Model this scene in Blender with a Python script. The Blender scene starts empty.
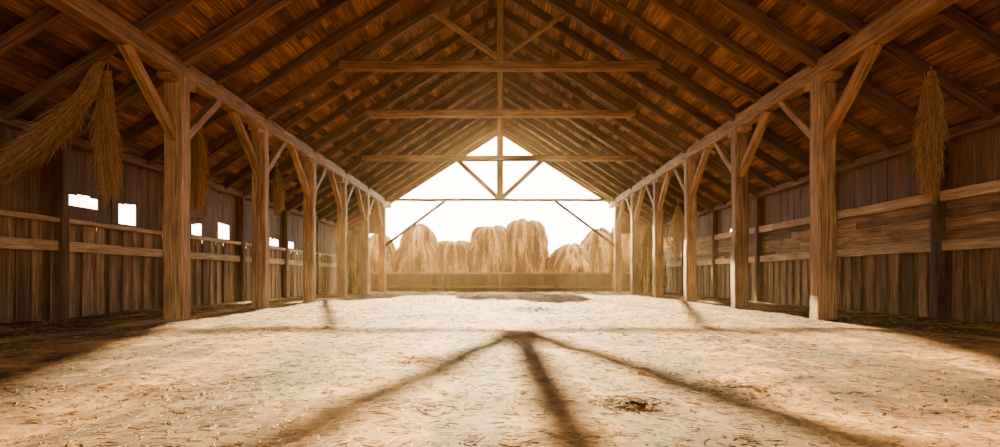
import bpy, math, random
import numpy as np
from mathutils import Vector, noise
random.seed(7); rng=np.random.default_rng(7)
sc=bpy.context.scene
F=619.0; H=0.76
XP=6.0; XW=8.2; YB=33.0; Y0=-4.0
SL=0.64; RZ=8.72
def roofz(x): return RZ-SL*abs(x)
POSTY=[-4.0+0.3,3.5,11.5,15.5,19.5,23.5,27.5,31.5]

# ---------------------------------------------------------------- materials
def nodes(m):
    m.use_nodes=True; nt=m.node_tree; nt.nodes.clear(); return nt
def N(nt,t,**k):
    n=nt.nodes.new(t)
    for a,b in k.items():
        if a=='i':
            for c,d in b.items(): n.inputs[c].default_value=d
        else: setattr(n,a,b)
    return n
def ramp(nt,stops):
    r=nt.nodes.new('ShaderNodeValToRGB'); e=r.color_ramp.elements
    while len(e)<len(stops): e.new(0.5)
    for i,(p,c) in enumerate(stops):
        e[i].position=p; e[i].color=(c[0],c[1],c[2],1)
    return r
def wood(name,c0,c1,c2,tonev=0.5,bump=0.5,blotch=0.5,rough=0.72):
    m=bpy.data.materials.new(name); nt=nodes(m); L=nt.links.new
    out=N(nt,'ShaderNodeOutputMaterial'); b=N(nt,'ShaderNodeBsdfPrincipled',i={'Roughness':rough,'Specular IOR Level':0.25})
    L(b.outputs[0],out.inputs[0])
    uv=N(nt,'ShaderNodeUVMap',uv_map='UVMap')
    mp=N(nt,'ShaderNodeMapping'); mp.inputs['Scale'].default_value=(0.45,14,1); L(uv.outputs[0],mp.inputs[0])
    n1=N(nt,'ShaderNodeTexNoise',i={'Scale':2.2,'Detail':9,'Roughness':0.7,'Distortion':0.5}); L(mp.outputs[0],n1.inputs[0])
    mp2=N(nt,'ShaderNodeMapping'); mp2.inputs['Scale'].default_value=(0.8,3,1); L(uv.outputs[0],mp2.inputs[0])
    n2=N(nt,'ShaderNodeTexNoise',i={'Scale':1.3,'Detail':5,'Roughness':0.6}); L(mp2.outputs[0],n2.inputs[0])
    r=ramp(nt,[(0.32,c0),(0.5,c1),(0.66,c2)]); L(n1.outputs[0],r.inputs[0])
    at=N(nt,'ShaderNodeAttribute',attribute_name='tone')
    mr=N(nt,'ShaderNodeMapRange',i={'To Min':1-tonev,'To Max':1+tonev*0.8}); L(at.outputs['Fac'],mr.inputs[0])
    mr2=N(nt,'ShaderNodeMapRange',i={'From Min':0.3,'From Max':0.7,'To Min':1-blotch,'To Max':1+blotch*0.6}); L(n2.outputs[0],mr2.inputs[0])
    mu=N(nt,'ShaderNodeMath',operation='MULTIPLY'); L(mr.outputs[0],mu.inputs[0]); L(mr2.outputs[0],mu.inputs[1])
    vm=N(nt,'ShaderNodeVectorMath',operation='SCALE'); L(r.outputs[0],vm.inputs[0]); L(mu.outputs[0],vm.inputs['Scale'])
    L(vm.outputs[0],b.inputs['Base Color'])
    bp=N(nt,'ShaderNodeBump',i={'Strength':bump,'Distance':0.02}); L(n1.outputs[0],bp.inputs['Height']); L(bp.outputs[0],b.inputs['Normal'])
    return m
M_post=wood('post_wood',(0.07,0.035,0.013),(0.34,0.20,0.088),(0.64,0.43,0.22),0.25,1.0,0.45)
M_beam=wood('beam_wood',(0.06,0.03,0.012),(0.27,0.155,0.068),(0.48,0.31,0.15),0.3,0.8,0.45)
M_raft=wood('rafter_wood',(0.03,0.014,0.006),(0.13,0.07,0.031),(0.27,0.15,0.072),0.35,0.6,0.4)
M_roof=wood('roof_board_wood',(0.03,0.013,0.005),(0.20,0.105,0.043),(0.42,0.245,0.11),0.7,0.6,0.6)
M_wall=wood('weathered_plank_wood',(0.05,0.026,0.012),(0.27,0.165,0.083),(0.5,0.34,0.19),0.6,1.0,0.5,0.8)
M_rail=wood('rail_wood',(0.17,0.105,0.052),(0.48,0.33,0.175),(0.7,0.5,0.3),0.25,0.6,0.4)

def strawmat(name,a,b_,c,trans=0.3):
    m=bpy.data.materials.new(name); nt=nodes(m); L=nt.links.new
    out=N(nt,'ShaderNodeOutputMaterial'); b=N(nt,'ShaderNodeBsdfPrincipled',i={'Roughness':0.6,'Specular IOR Level':0.2})
    tr=N(nt,'ShaderNodeBsdfTranslucent'); mx=N(nt,'ShaderNodeMixShader',i={0:trans})
    at=N(nt,'ShaderNodeAttribute',attribute_name='tone')
    tc=N(nt,'ShaderNodeTexCoord'); mp=N(nt,'ShaderNodeMapping'); mp.inputs['Scale'].default_value=(14,14,2)
    L(tc.outputs['Object'],mp.inputs[0])
    n=N(nt,'ShaderNodeTexNoise',i={'Scale':1.5,'Detail':6,'Roughness':0.7}); L(mp.outputs[0],n.inputs[0])
    ad=N(nt,'ShaderNodeMath',operation='ADD'); L(at.outputs['Fac'],ad.inputs[0]); L(n.outputs[0],ad.inputs[1])
    hf=N(nt,'ShaderNodeMath',operation='MULTIPLY',i={1:0.5}); L(ad.outputs[0],hf.inputs[0])
    r=ramp(nt,[(0.2,a),(0.5,b_),(0.8,c)]); L(hf.outputs[0],r.inputs[0])
    L(r.outputs[0],b.inputs['Base Color']); L(r.outputs[0],tr.inputs[0])
    bp=N(nt,'ShaderNodeBump',i={'Strength':0.8,'Distance':0.04}); L(n.outputs[0],bp.inputs['Height']); L(bp.outputs[0],b.inputs['Normal'])
    L(b.outputs[0],mx.inputs[1]); L(tr.outputs[0],mx.inputs[2]); L(mx.outputs[0],out.inputs[0])
    return m
M_straw=strawmat('straw',(0.25,0.14,0.05),(0.50,0.31,0.12),(0.70,0.48,0.21),0.3)
M_strawd=strawmat('dry_hay',(0.16,0.085,0.032),(0.5,0.30,0.12),(0.8,0.56,0.27),0.3)
M_stack=strawmat('stacked_straw',(0.06,0.026,0.004),(0.50,0.25,0.045),(0.92,0.60,0.17),0.3)

def floormat():
    m=bpy.data.materials.new('straw_strewn_earth'); nt=nodes(m); L=nt.links.new
    out=N(nt,'ShaderNodeOutputMaterial'); b=N(nt,'ShaderNodeBsdfPrincipled',i={'Roughness':0.9,'Specular IOR Level':0.1})
    L(b.outputs[0],out.inputs[0]); tc=N(nt,'ShaderNodeTexCoord')
    n1=N(nt,'ShaderNodeTexNoise',i={'Scale':0.9,'Detail':10,'Roughness':0.74,'Distortion':0.3}); L(tc.outputs['Object'],n1.inputs[0])
    n2=N(nt,'ShaderNodeTexNoise',i={'Scale':30,'Detail':8,'Roughness':0.8,'Distortion':0.8}); L(tc.outputs['Object'],n2.inputs[0])
    r=ramp(nt,[(0.38,(0.075,0.033,0.009)),(0.5,(0.27,0.142,0.045)),(0.63,(0.60,0.375,0.145))]); L(n1.outputs[0],r.inputs[0])
    r2=ramp(nt,[(0.3,(0.4,0.34,0.27)),(0.5,(0.95,0.92,0.88)),(0.7,(1.45,1.38,1.22))]); L(n2.outputs[0],r2.inputs[0])
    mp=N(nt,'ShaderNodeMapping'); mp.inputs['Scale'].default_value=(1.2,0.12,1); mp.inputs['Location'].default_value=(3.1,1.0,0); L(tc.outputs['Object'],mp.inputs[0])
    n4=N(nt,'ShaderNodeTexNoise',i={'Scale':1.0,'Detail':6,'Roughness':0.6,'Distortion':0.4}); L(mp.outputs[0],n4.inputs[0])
    r4=ramp(nt,[(0.44,(0.22,0.17,0.12)),(0.54,(1.12,1.12,1.12))]); L(n4.outputs[0],r4.inputs[0])  # dark streaks along Y: shadow bands on the floor, painted into the base colour
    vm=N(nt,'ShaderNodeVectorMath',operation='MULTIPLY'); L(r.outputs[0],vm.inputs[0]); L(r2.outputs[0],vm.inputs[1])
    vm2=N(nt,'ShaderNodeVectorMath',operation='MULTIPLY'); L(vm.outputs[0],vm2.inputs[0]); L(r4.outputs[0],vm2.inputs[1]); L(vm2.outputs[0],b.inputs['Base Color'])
    n3=N(nt,'ShaderNodeTexNoise',i={'Scale':11,'Detail':10,'Roughness':0.7}); L(tc.outputs['Object'],n3.inputs[0])
    bp=N(nt,'ShaderNodeBump',i={'Strength':0.4,'Distance':0.03}); L(n3.outputs[0],bp.inputs['Height']); L(bp.outputs[0],b.inputs['Normal'])
    return m
M_floor=floormat()

# ---------------------------------------------------------------- mesh builder
class MB:
    def __init__(s): s.v=[];s.f=[];s.uv=[];s.t=[]
    def timber(s,p0,p1,w,h,up=(0,0,1),seg=1,jit=0.0,ch=0.0,taper=1.0):
        p0=Vector(p0);p1=Vector(p1);d=p1-p0;Ln=d.length;d.normalize()
        up=Vector(up); side=d.cross(up)
        if side.length<1e-4: side=d.cross(Vector((0,1,0)))
        side.normalize(); u=side.cross(d)
        a,b=w/2,h/2
        if ch>0: prof=[(a-ch,-b),(a,-b+ch),(a,b-ch),(a-ch,b),(-a+ch,b),(-a,b-ch),(-a,-b+ch),(-a+ch,-b)]
        else: prof=[(a,-b),(a,b),(-a,b),(-a,-b)]
        n=len(prof); base=len(s.v); ou=random.uniform(0,50); ov=random.uniform(0,50); tone=random.random()
        per=[0]
        for i in range(n):
            q=prof[i];r=prof[(i+1)%n]; per.append(per[-1]+math.hypot(r[0]-q[0],r[1]-q[1]))
        for k in range(seg+1):
            t=k/seg; c=p0+d*(Ln*t); sc_=1+(taper-1)*t
            if 0<k<seg: ox=random.uniform(-jit,jit);oy=random.uniform(-jit,jit)
            else: ox=oy=0
            for (x,y) in prof:
                jx=random.uniform(-jit,jit)*0.4; jy=random.uniform(-jit,jit)*0.4
                s.v.append(c+side*(x*sc_+ox+jx)+u*(y*sc_+oy+jy))
        for k in range(seg):
            for i in range(n):
                j=(i+1)%n
                s.f.append((base+k*n+i,base+(k+1)*n+i,base+(k+1)*n+j,base+k*n+j))
                l0=Ln*k/seg+ou;l1=Ln*(k+1)/seg+ou
                s.uv+= [(l0,per[i]+ov),(l1,per[i]+ov),(l1,per[i+1]+ov),(l0,per[i+1]+ov)]
                s.t.append(tone)
        s.f.append(tuple(base+i for i in range(n))); s.uv+=[(prof[i][0]+ou,prof[i][1]+ov) for i in range(n)]; s.t.append(tone*0.8)
        e=base+seg*n
        s.f.append(tuple(e+i for i in reversed(range(n)))); s.uv+=[(prof[i][0]+ou,prof[i][1]+ov) for i in reversed(range(n))]; s.t.append(tone*0.8)
    def obj(s,name,mat,parent=None,loc=None):
        me=bpy.data.meshes.new(name)
        off=Vector(loc) if loc else Vector((0,0,0))
        me.from_pydata([tuple(Vector(v)-off) for v in s.v],[],s.f)
        uvl=me.uv_layers.new(name='UVMap'); uvl.data.foreach_set('uv',[c for p in s.uv for c in p])
        a=me.attributes.new('tone','FLOAT','FACE'); a.data.foreach_set('value',s.t)
        me.materials.append(mat); me.update()
        o=bpy.data.objects.new(name,me); sc.collection.objects.link(o); o.location=off
        if parent: 
            o.parent=parent; o.location=off-parent.location
        return o
def empty(name,loc=(0,0,0)):
    e=bpy.data.objects.new(name,None); sc.collection.objects.link(e); e.location=loc; e.empty_display_size=0.3; return e
def strands(P,R,name,mat,parent=None,tone=None,extra=None):
    n,K,_=P.shape
    T=np.gradient(P,axis=1); T/=np.linalg.norm(T,axis=2,keepdims=True)+1e-9
    ref=np.where(np.abs(T[...,2:3])>0.8,np.array([1.,0,0]),np.array([0,0,1.]))
    A=np.cross(T,ref); A/=np.linalg.norm(A,axis=2,keepdims=True)+1e-9; B=np.cross(T,A)
    V=[]
    for a in range(3):
        th=a*2.0944; V.append(P+(A*math.cos(th)+B*math.sin(th))*R[...,None])
    V=np.stack(V,axis=2).reshape(-1,3)
    idx=np.arange(n*K*3).reshape(n,K,3); fs=[]
    for a in range(3):
        b=(a+1)%3
        fs.append(np.stack([idx[:,:-1,a],idx[:,1:,a],idx[:,1:,b],idx[:,:-1,b]],axis=-1).reshape(n,-1,4))
    Fc=np.concatenate(fs,axis=1); per=Fc.shape[1]; Fc=Fc.reshape(-1,4)
    if tone is None: tone=rng.random(n)
    tf=np.repeat(tone,per)
    vv=V.tolist(); ff=Fc.tolist(); tl=tf.tolist()
    if extra:
        ev,ef=extra; o=len(vv); vv+=ev; ff+=[[i+o for i in f] for f in ef]; tl+=[0.1]*len(ef)
    me=bpy.data.meshes.new(name); me.from_pydata(vv,[],ff)
    at=me.attributes.new('tone','FLOAT','FACE'); at.data.foreach_set('value',tl)
    me.materials.append(mat); me.update()
    o=bpy.data.objects.new(name,me); sc.collection.objects.link(o)
    if parent: o.parent=parent; 
    return o

# ---------------------------------------------------------------- floor
MOUNDS=[(0.75,14.2,0.7,0.11),(-0.75,5.8,0.25,0.035),(0.78,3.75,0.14,0.02),(1.75,4.35,0.2,0.03),(-2.2,4.3,0.3,0.02),(2.6,8,0.4,0.03),(-3.2,9,0.5,0.03),(-1.6,12,0.4,0.03),(3.0,3.4,0.25,0.03),(-5.4,7.0,0.6,0.04),(-7.4,8.5,0.6,0.09),(7.4,9.5,0.6,0.08)]
def fz(x,y):
    z=noise.fractal(Vector((x*0.45,y*0.45,0)),1.0,2.0,3)*0.03
    z+=noise.fractal(Vector((x*1.9,y*1.9,5)),1.0,2.1,4)*0.013
    for (mx,my,r,h) in MOUNDS:
        d=((x-mx)**2+(y-my)**2)/(r*r)
        if d<6: z+=h*math.exp(-d)*(1+0.5*noise.noise(Vector((x*7,y*7,2))))
    return z-0.015
xs=np.linspace(-8.6,8.6,250); ys=np.concatenate([np.arange(Y0-0.5,1,0.25),np.arange(1,12,0.05),np.arange(12,33.8,0.12)])
fv=[(x,y,fz(x,y)) for y in ys for x in xs]; nx=len(xs)
ff=[(j*nx+i,j*nx+i+1,(j+1)*nx+i+1,(j+1)*nx+i) for j in range(len(ys)-1) for i in range(nx-1)]
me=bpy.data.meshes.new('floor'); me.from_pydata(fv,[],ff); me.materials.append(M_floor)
me.polygons.foreach_set('use_smooth',[True]*len(ff)); me.update()
fl=bpy.data.objects.new('floor',me); sc.collection.objects.link(fl)
me=bpy.data.meshes.new('ground_outside'); g=120
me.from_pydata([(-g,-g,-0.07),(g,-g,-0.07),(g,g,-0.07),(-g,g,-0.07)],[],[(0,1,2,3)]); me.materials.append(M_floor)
go=bpy.data.objects.new('ground_outside',me); sc.collection.objects.link(go)

# straw litter
n=26000
u=rng.random(n); py=1.8+ (u**1.5)*26; px=rng.uniform(-1,1,n)*np.minimum(7.95,py*0.9+0.5)
k=0
for (mx,my,r,h) in MOUNDS:
    m_=130; px[k:k+m_]=mx+rng.normal(0,r*1.0,m_); py[k:k+m_]=my+rng.normal(0,r*1.0,m_); k+=m_
px=np.clip(px,-7.95,7.95)
ang=rng.uniform(0,math.pi,n); ln=rng.uniform(0.012,0.05,n); P=np.zeros((n,3,3))
for j,s_ in enumerate((-1,0,1)):
    a2=ang+ s_*rng.normal(0,0.15,n)
    P[:,j,0]=px+np.cos(a2)*ln*s_; P[:,j,1]=py+np.sin(a2)*ln*s_
    P[:,j,2]=[fz(a,b) for a,b in zip(P[:,j,0],P[:,j,1])]
P[:,:,2]+=0.001+rng.random((n,3))*0.006
R=np.ones((n,3))*(0.0007+rng.random(n)*0.0009)[:,None]*(1+py/12)[:,None]
strands(P,R,'straw_litter',M_straw)

# ---------------------------------------------------------------- posts
def braces(mb,x,y,dirs=(-1,1)):
    for s_ in dirs:
        mb.timber((x,y+s_*0.05,H+2.5),(x,y+s_*1.65,4.5),0.17,0.17,up=(1,0,0),seg=4,jit=0.008,ch=0.02)
for y in POSTY:
    for x in (-XP,XP):
        mb=MB(); w=0.36 if abs(y-11.5)<1 else 0.34
        mb.timber((x,y,-0.05),(x,y,4.48),w,w,up=(0,1,0),seg=9,jit=0.014,ch=0.035,taper=0.96)
        braces(mb,x,y,(1,) if y<0 else ((-1,) if y>31 else (-1,1)))
        mb.timber((x,y-0.45,4.40),(x,y+0.45,4.40),0.26,0.16,seg=2,jit=0.004,ch=0.03)
        mb.obj('timber_post',M_post,loc=(x,y,0))
for x,nm in ((-XP,'l'),(XP,'r')):
    mb=MB(); mb.timber((x,Y0,4.63),(x,YB+0.3,4.63),0.30,0.34,seg=40,jit=0.012,ch=0.03)
    mb.obj('wall_plate_beam',M_beam)

# ---------------------------------------------------------------- ceiling (roof)
roof=empty('ceiling')
mb=MB(); bw=0.2; nb=60
cs=1/math.sqrt(1+SL*SL); sn=SL*cs
for s_ in (-1,1):
    nrm=Vector((s_*sn,0,cs))
    for i in range(nb):
        dd=(i+0.5)*bw
        if dd*cs>8.75: break
        x=s_*dd*cs; z=RZ-SL*abs(x)
        y=Y0-0.3-random.uniform(0,3)
        while y<YB+0.6:
            L_=random.uniform(2.6,5.5); y1=min(y+L_,YB+0.6); ya=max(y,Y0-0.3)
            if y1-ya>0.2:
                o=nrm*(0.015+random.uniform(0,0.02))
                mb.timber(Vector((x,ya,z))+o,Vector((x,y1-0.006,z))+o,bw-0.012,0.022,up=nrm)
            y=y1 if y1<YB+0.6 else 99
mb.obj('roof_boards',M_roof,parent=roof)
mb=MB()
for s_ in (-1,1):
    nrm=Vector((s_*sn,0,cs))
    mb.timber(Vector((0,(Y0+YB)/2,RZ))+nrm*0.085,Vector((8.85*s_,(Y0+YB)/2,RZ-SL*8.85))+nrm*0.085,YB-Y0+1.0,0.06,up=nrm)
mb.obj('roof_deck',M_raft,parent=roof)
mb=MB()
ry=[11.5+i*4/3 for i in range(-11,17)]
for y in ry:
    if y>YB+0.2 or y<Y0: continue
    princ=min(abs(y-p) for p in POSTY[2:])<0.1
    w,h=(0.20,0.27) if princ else (0.11,0.2)
    for s_ in (-1,1):
        nrm=Vector((s_*sn,0,cs)); o=-nrm*(h/2-0.005)
        mb.timber(Vector((0,y,RZ))+o,Vector((8.5*s_,y,RZ-SL*8.5))+o,w,h,up=nrm,seg=8,jit=0.006,ch=0.012)
for s_ in (-1,1):
    nrm=Vector((s_*sn,0,cs)); o=-nrm*0.13
    mb.timber(Vector((0,YB+0.2,RZ))+o,Vector((8.6*s_,YB+0.2,RZ-SL*8.6))+o,0.1,0.26,up=nrm,seg=8,jit=0.004,ch=0.012)
mb.timber((0,Y0,RZ-0.17),(0,YB+0.3,RZ-0.17),0.12,0.3,seg=20,jit=0.005,ch=0.015)
mb.obj('rafters',M_raft,parent=roof)

# ---------------------------------------------------------------- trusses
def truss(y,zc,hw=None,king=True,vb=True,w=0.22,h=0.24):
    mb=MB(); lim=(roofz(0)-0.12-zc)/SL; hw=hw or lim
    mb.timber((-hw,y,zc),(hw,y,zc),w,h,seg=10,jit=0.01,ch=0.025)
    if king:
        mb.timber((0,y,zc),(0,y,RZ-0.1),0.17,0.17,up=(0,1,0),seg=3,jit=0.006,ch=0.02)
    if vb:
        for s_ in (-1,1):
            xx=s_*min(1.7,lim*0.45)
            mb.timber((s_*0.06,y,zc+0.2),(xx,y,roofz(xx)-0.22),0.12,0.12,up=(0,1,0),seg=3,jit=0.005,ch=0.015)
    return mb
for y,zc in ((3.5,6.05),(15.5,H+5.28),(19.5,H+5.13),(23.5,H+4.5)):
    mb=truss(y,zc,w=0.24,h=0.22 if y<20 else 0.2,vb=(y<18)); mb.obj('collar_beam_truss',M_beam,loc=(0,y,zc))
y=31.5; zc=H+3.92
mb=MB(); mb.timber((-XP,y,zc),(XP,y,zc),0.13,0.13,seg=10,jit=0.01,ch=0.02)
mb.timber((0,y,zc),(0,y,RZ-0.1),0.34,0.24,up=(0,1,0),seg=3,jit=0.006,ch=0.02)
for s_ in (-1,1):
    mb.timber((s_*0.1,y,zc+0.1),(s_*2.4,y,roofz(2.4)-0.25),0.22,0.2,up=(0,1,0),seg=3,ch=0.015)
    mb.timber((s_*5.9,y,H+1.55),(s_*2.8,y,zc-0.05),0.13,0.13,up=(0,1,0),seg=3,ch=0.015)
mb.timber((-3.2,y,H+5.95),(3.2,y,H+5.95),0.09,0.1,seg=4,jit=0.005,ch=0.01)
mb.obj('gable_truss',M_beam,loc=(0,y,zc))

# ---------------------------------------------------------------- side walls
def side_wall(s_,name):
    W=empty(name,(s_*XW,14.5,0))
    mb=MB(); zt=1.80 if s_<0 else 1.36
    y=Y0; i=0
    while y<YB:
        w=random.uniform(0.17,0.25)
        dx=0.035*(i%2)+random.uniform(0,0.008)
        top=zt+random.uniform(-0.02,0.015) if s_<0 else zt
        mb.timber((s_*(XW+0.03+dx),y+w/2,random.uniform(-0.05,-0.02)),(s_*(XW+0.03+dx),y+w/2,top),w-0.004 if i%2==0 else w+0.04,0.026,up=(s_,0,0),seg=3,jit=0.003)
        y+=w; i+=1
    if s_>0:
        for k in range(5):
            z=1.44+k*0.165; y=Y0
            while y<YB:
                L_=random.uniform(3,5); y1=min(y+L_,YB)
                mb.timber((s_*(XW+0.03+0.012*(k%2)),y,z),(s_*(XW+0.03+0.012*(k%2)),y1-0.01,z),0.172,0.024,up=(s_,0,0),seg=2,jit=0.003)
                y=y1
    mb.obj('planks',M_wall,parent=W)
    mb=MB(); lo=1.84 if s_<0 else 2.3; hi=roofz(XW)+0.02
    if s_<0: ops=[(11.8,12.65,2.14,2.36),(13.4,14.05,1.92,2.36),(16.5,17.1,1.9,2.2),(18.1,18.8,1.9,2.34),(21.9,23.2,1.9,2.15),(23.7,24.7,1.9,2.12)]
    else: ops=[(21.5,22.2,2.36,2.48),(29.5,31.4,2.36,2.7)]
    y=Y0
    while y<YB:
        w=random.uniform(0.16,0.24); op=None
        for o_ in ops:
            if o_[0]<y+w/2<o_[1]: op=o_
        dx=0.014*random.random(); X=s_*(XW+0.05+dx)
        if op is None: mb.timber((X,y+w/2,lo-0.05),(X,y+w/2,hi),w+0.012,0.024,up=(s_,0,0))
        else:
            mb.timber((X,y+w/2,op[3]+random.uniform(-0.03,0.03)),(X,y+w/2,hi),w+0.012,0.024,up=(s_,0,0))
            if op[2]>lo+0.02: mb.timber((X,y+w/2,lo-0.05),(X,y+w/2,op[2]),w+0.012,0.024,up=(s_,0,0))
        y+=w
    mb.obj('upper_planks',M_raft,parent=W)
    mb=MB(); Xr=s_*(XW-0.03)
    def run(z,hh,th,dx=0):
        y=Y0
        while y<YB:
            L_=random.uniform(3.6,5.5); y1=min(y+L_,YB)
            mb.timber((Xr-s_*dx,y,z+random.uniform(-0.01,0.01)),(Xr-s_*dx,y1-0.01,z+random.uniform(-0.01,0.01)),hh,th,up=(s_,0,0),seg=4,jit=0.004,ch=0.008)
            y=y1
    run(1.33,0.19,0.06)
    if s_<0: run(1.81,0.09,0.16,-0.02)
    else: run(2.25,0.19,0.12)
    mb.obj('rails',M_rail,parent=W)
    mb=MB()
    for y in [-3.8,0,3.5,7.5,11.5,15.5,19.5,23.5,27.5,31.5,32.85]:
        mb.timber((s_*(XW-0.06),y,-0.05),(s_*(XW-0.06),y,roofz(XW)-0.1),0.18,0.18,up=(0,1,0),seg=6,jit=0.008,ch=0.02)
    mb.timber((s_*(XW-0.05),Y0,roofz(XW)-0.12),(s_*(XW-0.05),YB,roofz(XW)-0.12),0.18,0.18,seg=20,jit=0.006,ch=0.02)
    mb.obj('studs',M_raft,parent=W)
    mb=MB(); zz=1.7 if s_<0 else 2.25
    mb.timber((s_*(XW+0.12),Y0,zz/2),(s_*(XW+0.12),YB,zz/2),zz,0.02,up=(s_,0,0))
    mb.obj('sheathing',M_raft,parent=W)
side_wall(-1,'wall_left'); side_wall(1,'wall_right')

# ---------------------------------------------------------------- back half wall
W=empty('wall_back',(0,YB,0))
mb=MB(); x=-XW; i=0
while x<XW:
    w=random.uniform(0.17,0.25)
    mb.timber((x+w/2,YB+0.02*(i%2),-0.05),(x+w/2,YB+0.02*(i%2),0.93+random.uniform(-0.015,0.01)),w+0.012,0.028,up=(0,1,0),seg=2,jit=0.003)
    x+=w;i+=1
for s_ in (-1,1):
    x=XP+0.1
    while x<XW:
        w=0.2; mb.timber((s_*(x+w/2),YB,H+2.3),(s_*(x+w/2),YB,roofz(x+w/2)),w+0.01,0.026,up=(0,1,0)); x+=w
mb.obj('planks',M_raft,parent=W)
mb=MB(); mb.timber((-XW,YB-0.03,0.96),(XW,YB-0.03,0.96),0.16,0.09,up=(0,0,1),seg=8,jit=0.004,ch=0.01)
mb.timber((-XW,YB-0.04,0.25),(XW,YB-0.04,0.25),0.06,0.12,up=(0,0,1),seg=8,jit=0.004,ch=0.01)
for x in (-6,-3,0,3,6): mb.timber((x,YB-0.06,-0.04),(x,YB-0.06,0.93),0.12,0.12,up=(0,1,0),ch=0.01)
mb.obj('rails',M_wall,parent=W)

# ---------------------------------------------------------------- hay stacks
def haystack(x,y,R0,Ht,p=3.0,q=2.2,sq=1.0,num=3200):
    def rad(t): return R0*(max(0,1-t**p))**(1/q)*(0.93+0.07*math.cos(t*3))
    nr,na=26,40; V=[];Fs=[]; sd=random.uniform(0,99)
    def pos(t,a,off=0):
        r=rad(t); nz=noise.noise(Vector((math.cos(a)*1.6+sd,math.sin(a)*1.6,t*5)))*0.16+noise.noise(Vector((math.cos(a)*6+sd,math.sin(a)*6,t*5)))*0.22
        r=r*(1+nz*0.8)+off
        tz=1+0.08*noise.noise(Vector((math.cos(a)*1.5,math.sin(a)*1.5,sd)))
        return (x+r*math.cos(a),y+r*math.sin(a)*sq,Ht*t*tz-0.05)
    for i in range(nr+1):
        t=(i/nr)**0.8
        for j in range(na): V.append(pos(min(t,0.999),j/na*2*math.pi))
    for i in range(nr):
        for j in range(na): Fs.append([i*na+j,i*na+(j+1)%na,(i+1)*na+(j+1)%na,(i+1)*na+j])
    Fs.append([nr*na+j for j in range(na)])
    K=4; P=np.zeros((num,K,3)); tone=np.zeros(num)
    for i in range(num):
        t=random.random()**0.85*0.99; a=random.uniform(0,2*math.pi); l=random.uniform(0.3,0.9)/Ht; da=random.gauss(0,0.06)
        f=random.uniform(0.0,0.12)
        tone[i]=min(1,max(0,0.45+1.8*noise.noise(Vector((math.cos(a)*7+sd,math.sin(a)*7,t*2)))+random.gauss(0,0.25)))
        for k in range(K):
            s_=k/(K-1); tt=max(0.005,min(0.99,t+l*(0.3-s_)))
            P[i,k]=pos(tt,a+da*s_,0.01+f*s_**2+(f*0.5 if k==0 else 0))
    P[:,:,2]=np.maximum(P[:,:,2],0.0)
    R=np.ones((num,K))*rng.uniform(0.008,0.022,num)[:,None]; R[:,-1]*=0.4
    strands(P,R,'haystack',M_stack,tone=tone,extra=(V,Fs))
ZH=41.0
def hx(px): return (px-500)*ZH/F
def hh(py): return (277-py)*ZH/F+H
for (px,py,wpx,p,q) in [(348,226,52,4,2.4),(380,232,40,3,2),(417,224,48,3,2.2),(453,241,44,7,4),(490,226,41,8,5),(526,220,46,7,4),(571,244,50,3.4,2.2),(598,229,44,3,2.2),(628,219,46,4,2.6),(655,226,40,3,2.2)]:
    haystack(hx(px),ZH+random.uniform(-0.2,0.2),wpx*ZH/F/2*1.04,hh(py),p,q)
for (x,y,r,h) in ((-7.1,30.0,0.74,3.15),(7.1,29.6,0.74,3.2)):
    haystack(x,y,r,h,3.5,2.4,num=1800)

# ---------------------------------------------------------------- hanging straw bundles
def bundle(path,prof,name='hanging_straw_bundle',num=900,top=None):
    path=np.array(path,float); m=len(path); d=np.concatenate([[0],np.cumsum(np.linalg.norm(np.diff(path,axis=0),axis=1))]); d/=d[-1]
    def at(t): return np.stack([np.interp(t,d,path[:,i]) for i in range(3)],-1)
    K=7; st=rng.random(num)*0.55; st[:num//3]=0; ln=rng.uniform(0.35,0.6,num); en=np.minimum(st+ln,1.0+rng.normal(0,0.05,num))
    th=rng.uniform(0,2*math.pi,num); rr=np.sqrt(rng.random(num))
    P=np.zeros((num,K,3))
    for k in range(K):
        t=st+(en-st)*k/(K-1)
        c=at(np.clip(t,0,1)); over=np.maximum(t-1,0); 
        r=np.interp(t,np.linspace(0,1,len(prof)),prof)*rr*(1+ (k==K-1)*rng.uniform(0,1.0,num)+(k==K-2)*rng.uniform(0,0.4,num))
        a=th+0.25*k/K
        c[:,0]+=r*np.cos(a)+rng.normal(0,0.015,num); c[:,1]+=r*np.sin(a)+rng.normal(0,0.015,num); c[:,2]+=rng.normal(0,0.01,num)-over*1.5
        P[:,k]=c
    R=np.ones((num,K))*rng.uniform(0.003,0.0065,num)[:,None]; R[:,-1]*=0.4
    E=empty(name,(0,0,0)); strands(P,R,'straw',M_strawd,parent=E)
    n2=5; K=26; P=np.zeros((n2,K,3))
    for i in range(n2):
        c=at(0.06+0.012*i); a=np.linspace(0,2*math.pi,K); r=np.interp(0.06,np.linspace(0,1,len(prof)),prof)*1.15+0.01
        P[i,:,0]=c[0]+r*np.cos(a); P[i,:,1]=c[1]+r*np.sin(a); P[i,:,2]=c[2]+0.01*np.sin(a*2)
    strands(P,np.ones((n2,K))*0.011,'binding',M_straw,parent=E)
    p0=path[0]; zt=roofz(p0[0])-0.02
    P=np.array([[[p0[0],p0[1],zt],[p0[0]+0.01,p0[1],(zt+p0[2])/2],[p0[0],p0[1],p0[2]-0.15]]])
    strands(P,np.ones((1,3))*0.018,'rope',M_straw,parent=E)
def W3(px,py,z): return ((px-500)*z/F,z,(277-py)*z/F+H)
def mk(pts,prof,num=900): bundle([W3(*p) for p in pts],prof,num=num)
mk([(107,72,10.4),(105,110,10.4),(106,150,10.4),(110,200,10.4)],[0.05,0.12,0.16,0.16,0.12],800)
mk([(100,62,10.2),(86,95,10.1),(55,130,10.0),(20,160,9.9),(-30,188,9.8)],[0.05,0.14,0.22,0.26,0.25,0.2],1200)
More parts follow.
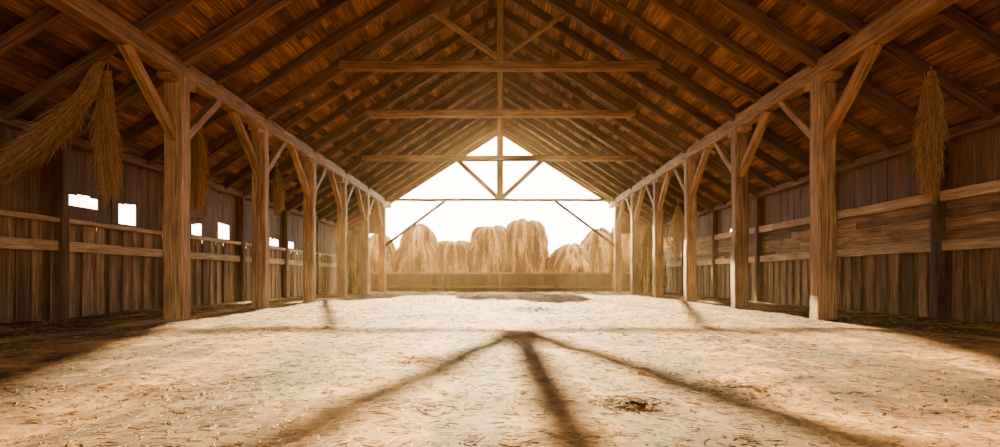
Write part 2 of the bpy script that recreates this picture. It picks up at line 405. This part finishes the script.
mk([(197,118,13.6),(197,150,13.6),(198,185,13.6),(196,216,13.6)],[0.05,0.16,0.18,0.16,0.1],700)
mk([(931,72,10.1),(932,105,10.1),(929,150,10.1),(931,200,10.1)],[0.05,0.16,0.18,0.15,0.08],1000)
mk([(277,170,19.0),(279,195,19.0),(277,218,19.0)],[0.05,0.16,0.16,0.08],400)
mk([(678,206,25.0),(679,235,25.0),(678,256,25.0)],[0.05,0.3,0.35,0.2],500)

# ---------------------------------------------------------------- dusty air inside the barn
hm=bpy.data.materials.new('dusty_air'); nt=nodes(hm)
out=N(nt,'ShaderNodeOutputMaterial'); vs=N(nt,'ShaderNodeVolumeScatter',i={'Density':0.00026,'Anisotropy':0.7,'Color':(1.0,0.78,0.45,1)})
nt.links.new(vs.outputs[0],out.inputs['Volume'])
me=bpy.data.meshes.new('dusty_air')
ya,yb=Y0,YB-0.2
pf=[(-8.0,0.12),(8.0,0.12),(8.0,3.3),(0,8.4),(-8.0,3.3)]
vv=[(x,ya,z) for x,z in pf]+[(x,yb,z) for x,z in pf]
me.from_pydata(vv,[],[(0,1,2,3,4),(9,8,7,6,5)]+[(i,i+5,(i+1)%5+5,(i+1)%5) for i in range(5)])
me.materials.append(hm); ho=bpy.data.objects.new('dusty_air',me); sc.collection.objects.link(ho)

# ---------------------------------------------------------------- light
w=bpy.data.worlds.new('World'); sc.world=w; w.use_nodes=True; nt=w.node_tree; nt.nodes.clear(); L=nt.links.new
out=N(nt,'ShaderNodeOutputWorld'); bg=N(nt,'ShaderNodeBackground'); L(bg.outputs[0],out.inputs[0])
tc=N(nt,'ShaderNodeTexCoord'); dt=N(nt,'ShaderNodeVectorMath',operation='DOT_PRODUCT'); dt.inputs[1].default_value=(0.0,0.97,0.23)
L(tc.outputs['Generated'],dt.inputs[0])
cr=ramp(nt,[(0.0,(1.0,0.85,0.63)),(0.5,(1.0,0.88,0.70)),(1.0,(1.0,0.9,0.72))])
mr=N(nt,'ShaderNodeMapRange',i={'From Min':-1,'From Max':1}); L(dt.outputs['Value'],mr.inputs[0]); L(mr.outputs[0],cr.inputs[0]); L(cr.outputs[0],bg.inputs[0])
st=N(nt,'ShaderNodeMapRange',i={'From Min':-0.6,'From Max':1,'To Min':3.6,'To Max':17}); L(dt.outputs['Value'],st.inputs[0]); L(st.outputs[0],bg.inputs[1])
sun=bpy.data.lights.new('sun','SUN'); sun.energy=74; sun.angle=math.radians(0.6); sun.color=(1,0.68,0.29)
so=bpy.data.objects.new('sun',sun); sc.collection.objects.link(so)
el=math.radians(11.8); az=math.radians(-0.7)
d=Vector((-math.sin(az)*math.cos(el),-math.cos(az)*math.cos(el),-math.sin(el)))
so.rotation_euler=d.to_track_quat('-Z','Y').to_euler(); so.location=(2,60,15)

# ---------------------------------------------------------------- camera
cam=bpy.data.cameras.new('camera'); co=bpy.data.objects.new('camera',cam); sc.collection.objects.link(co)
cam.sensor_width=36; cam.lens=36*F/1000; cam.shift_y=53.5/1000; cam.clip_end=500
co.location=(0,0,H); co.rotation_euler=(math.radians(90),0,0); sc.camera=co
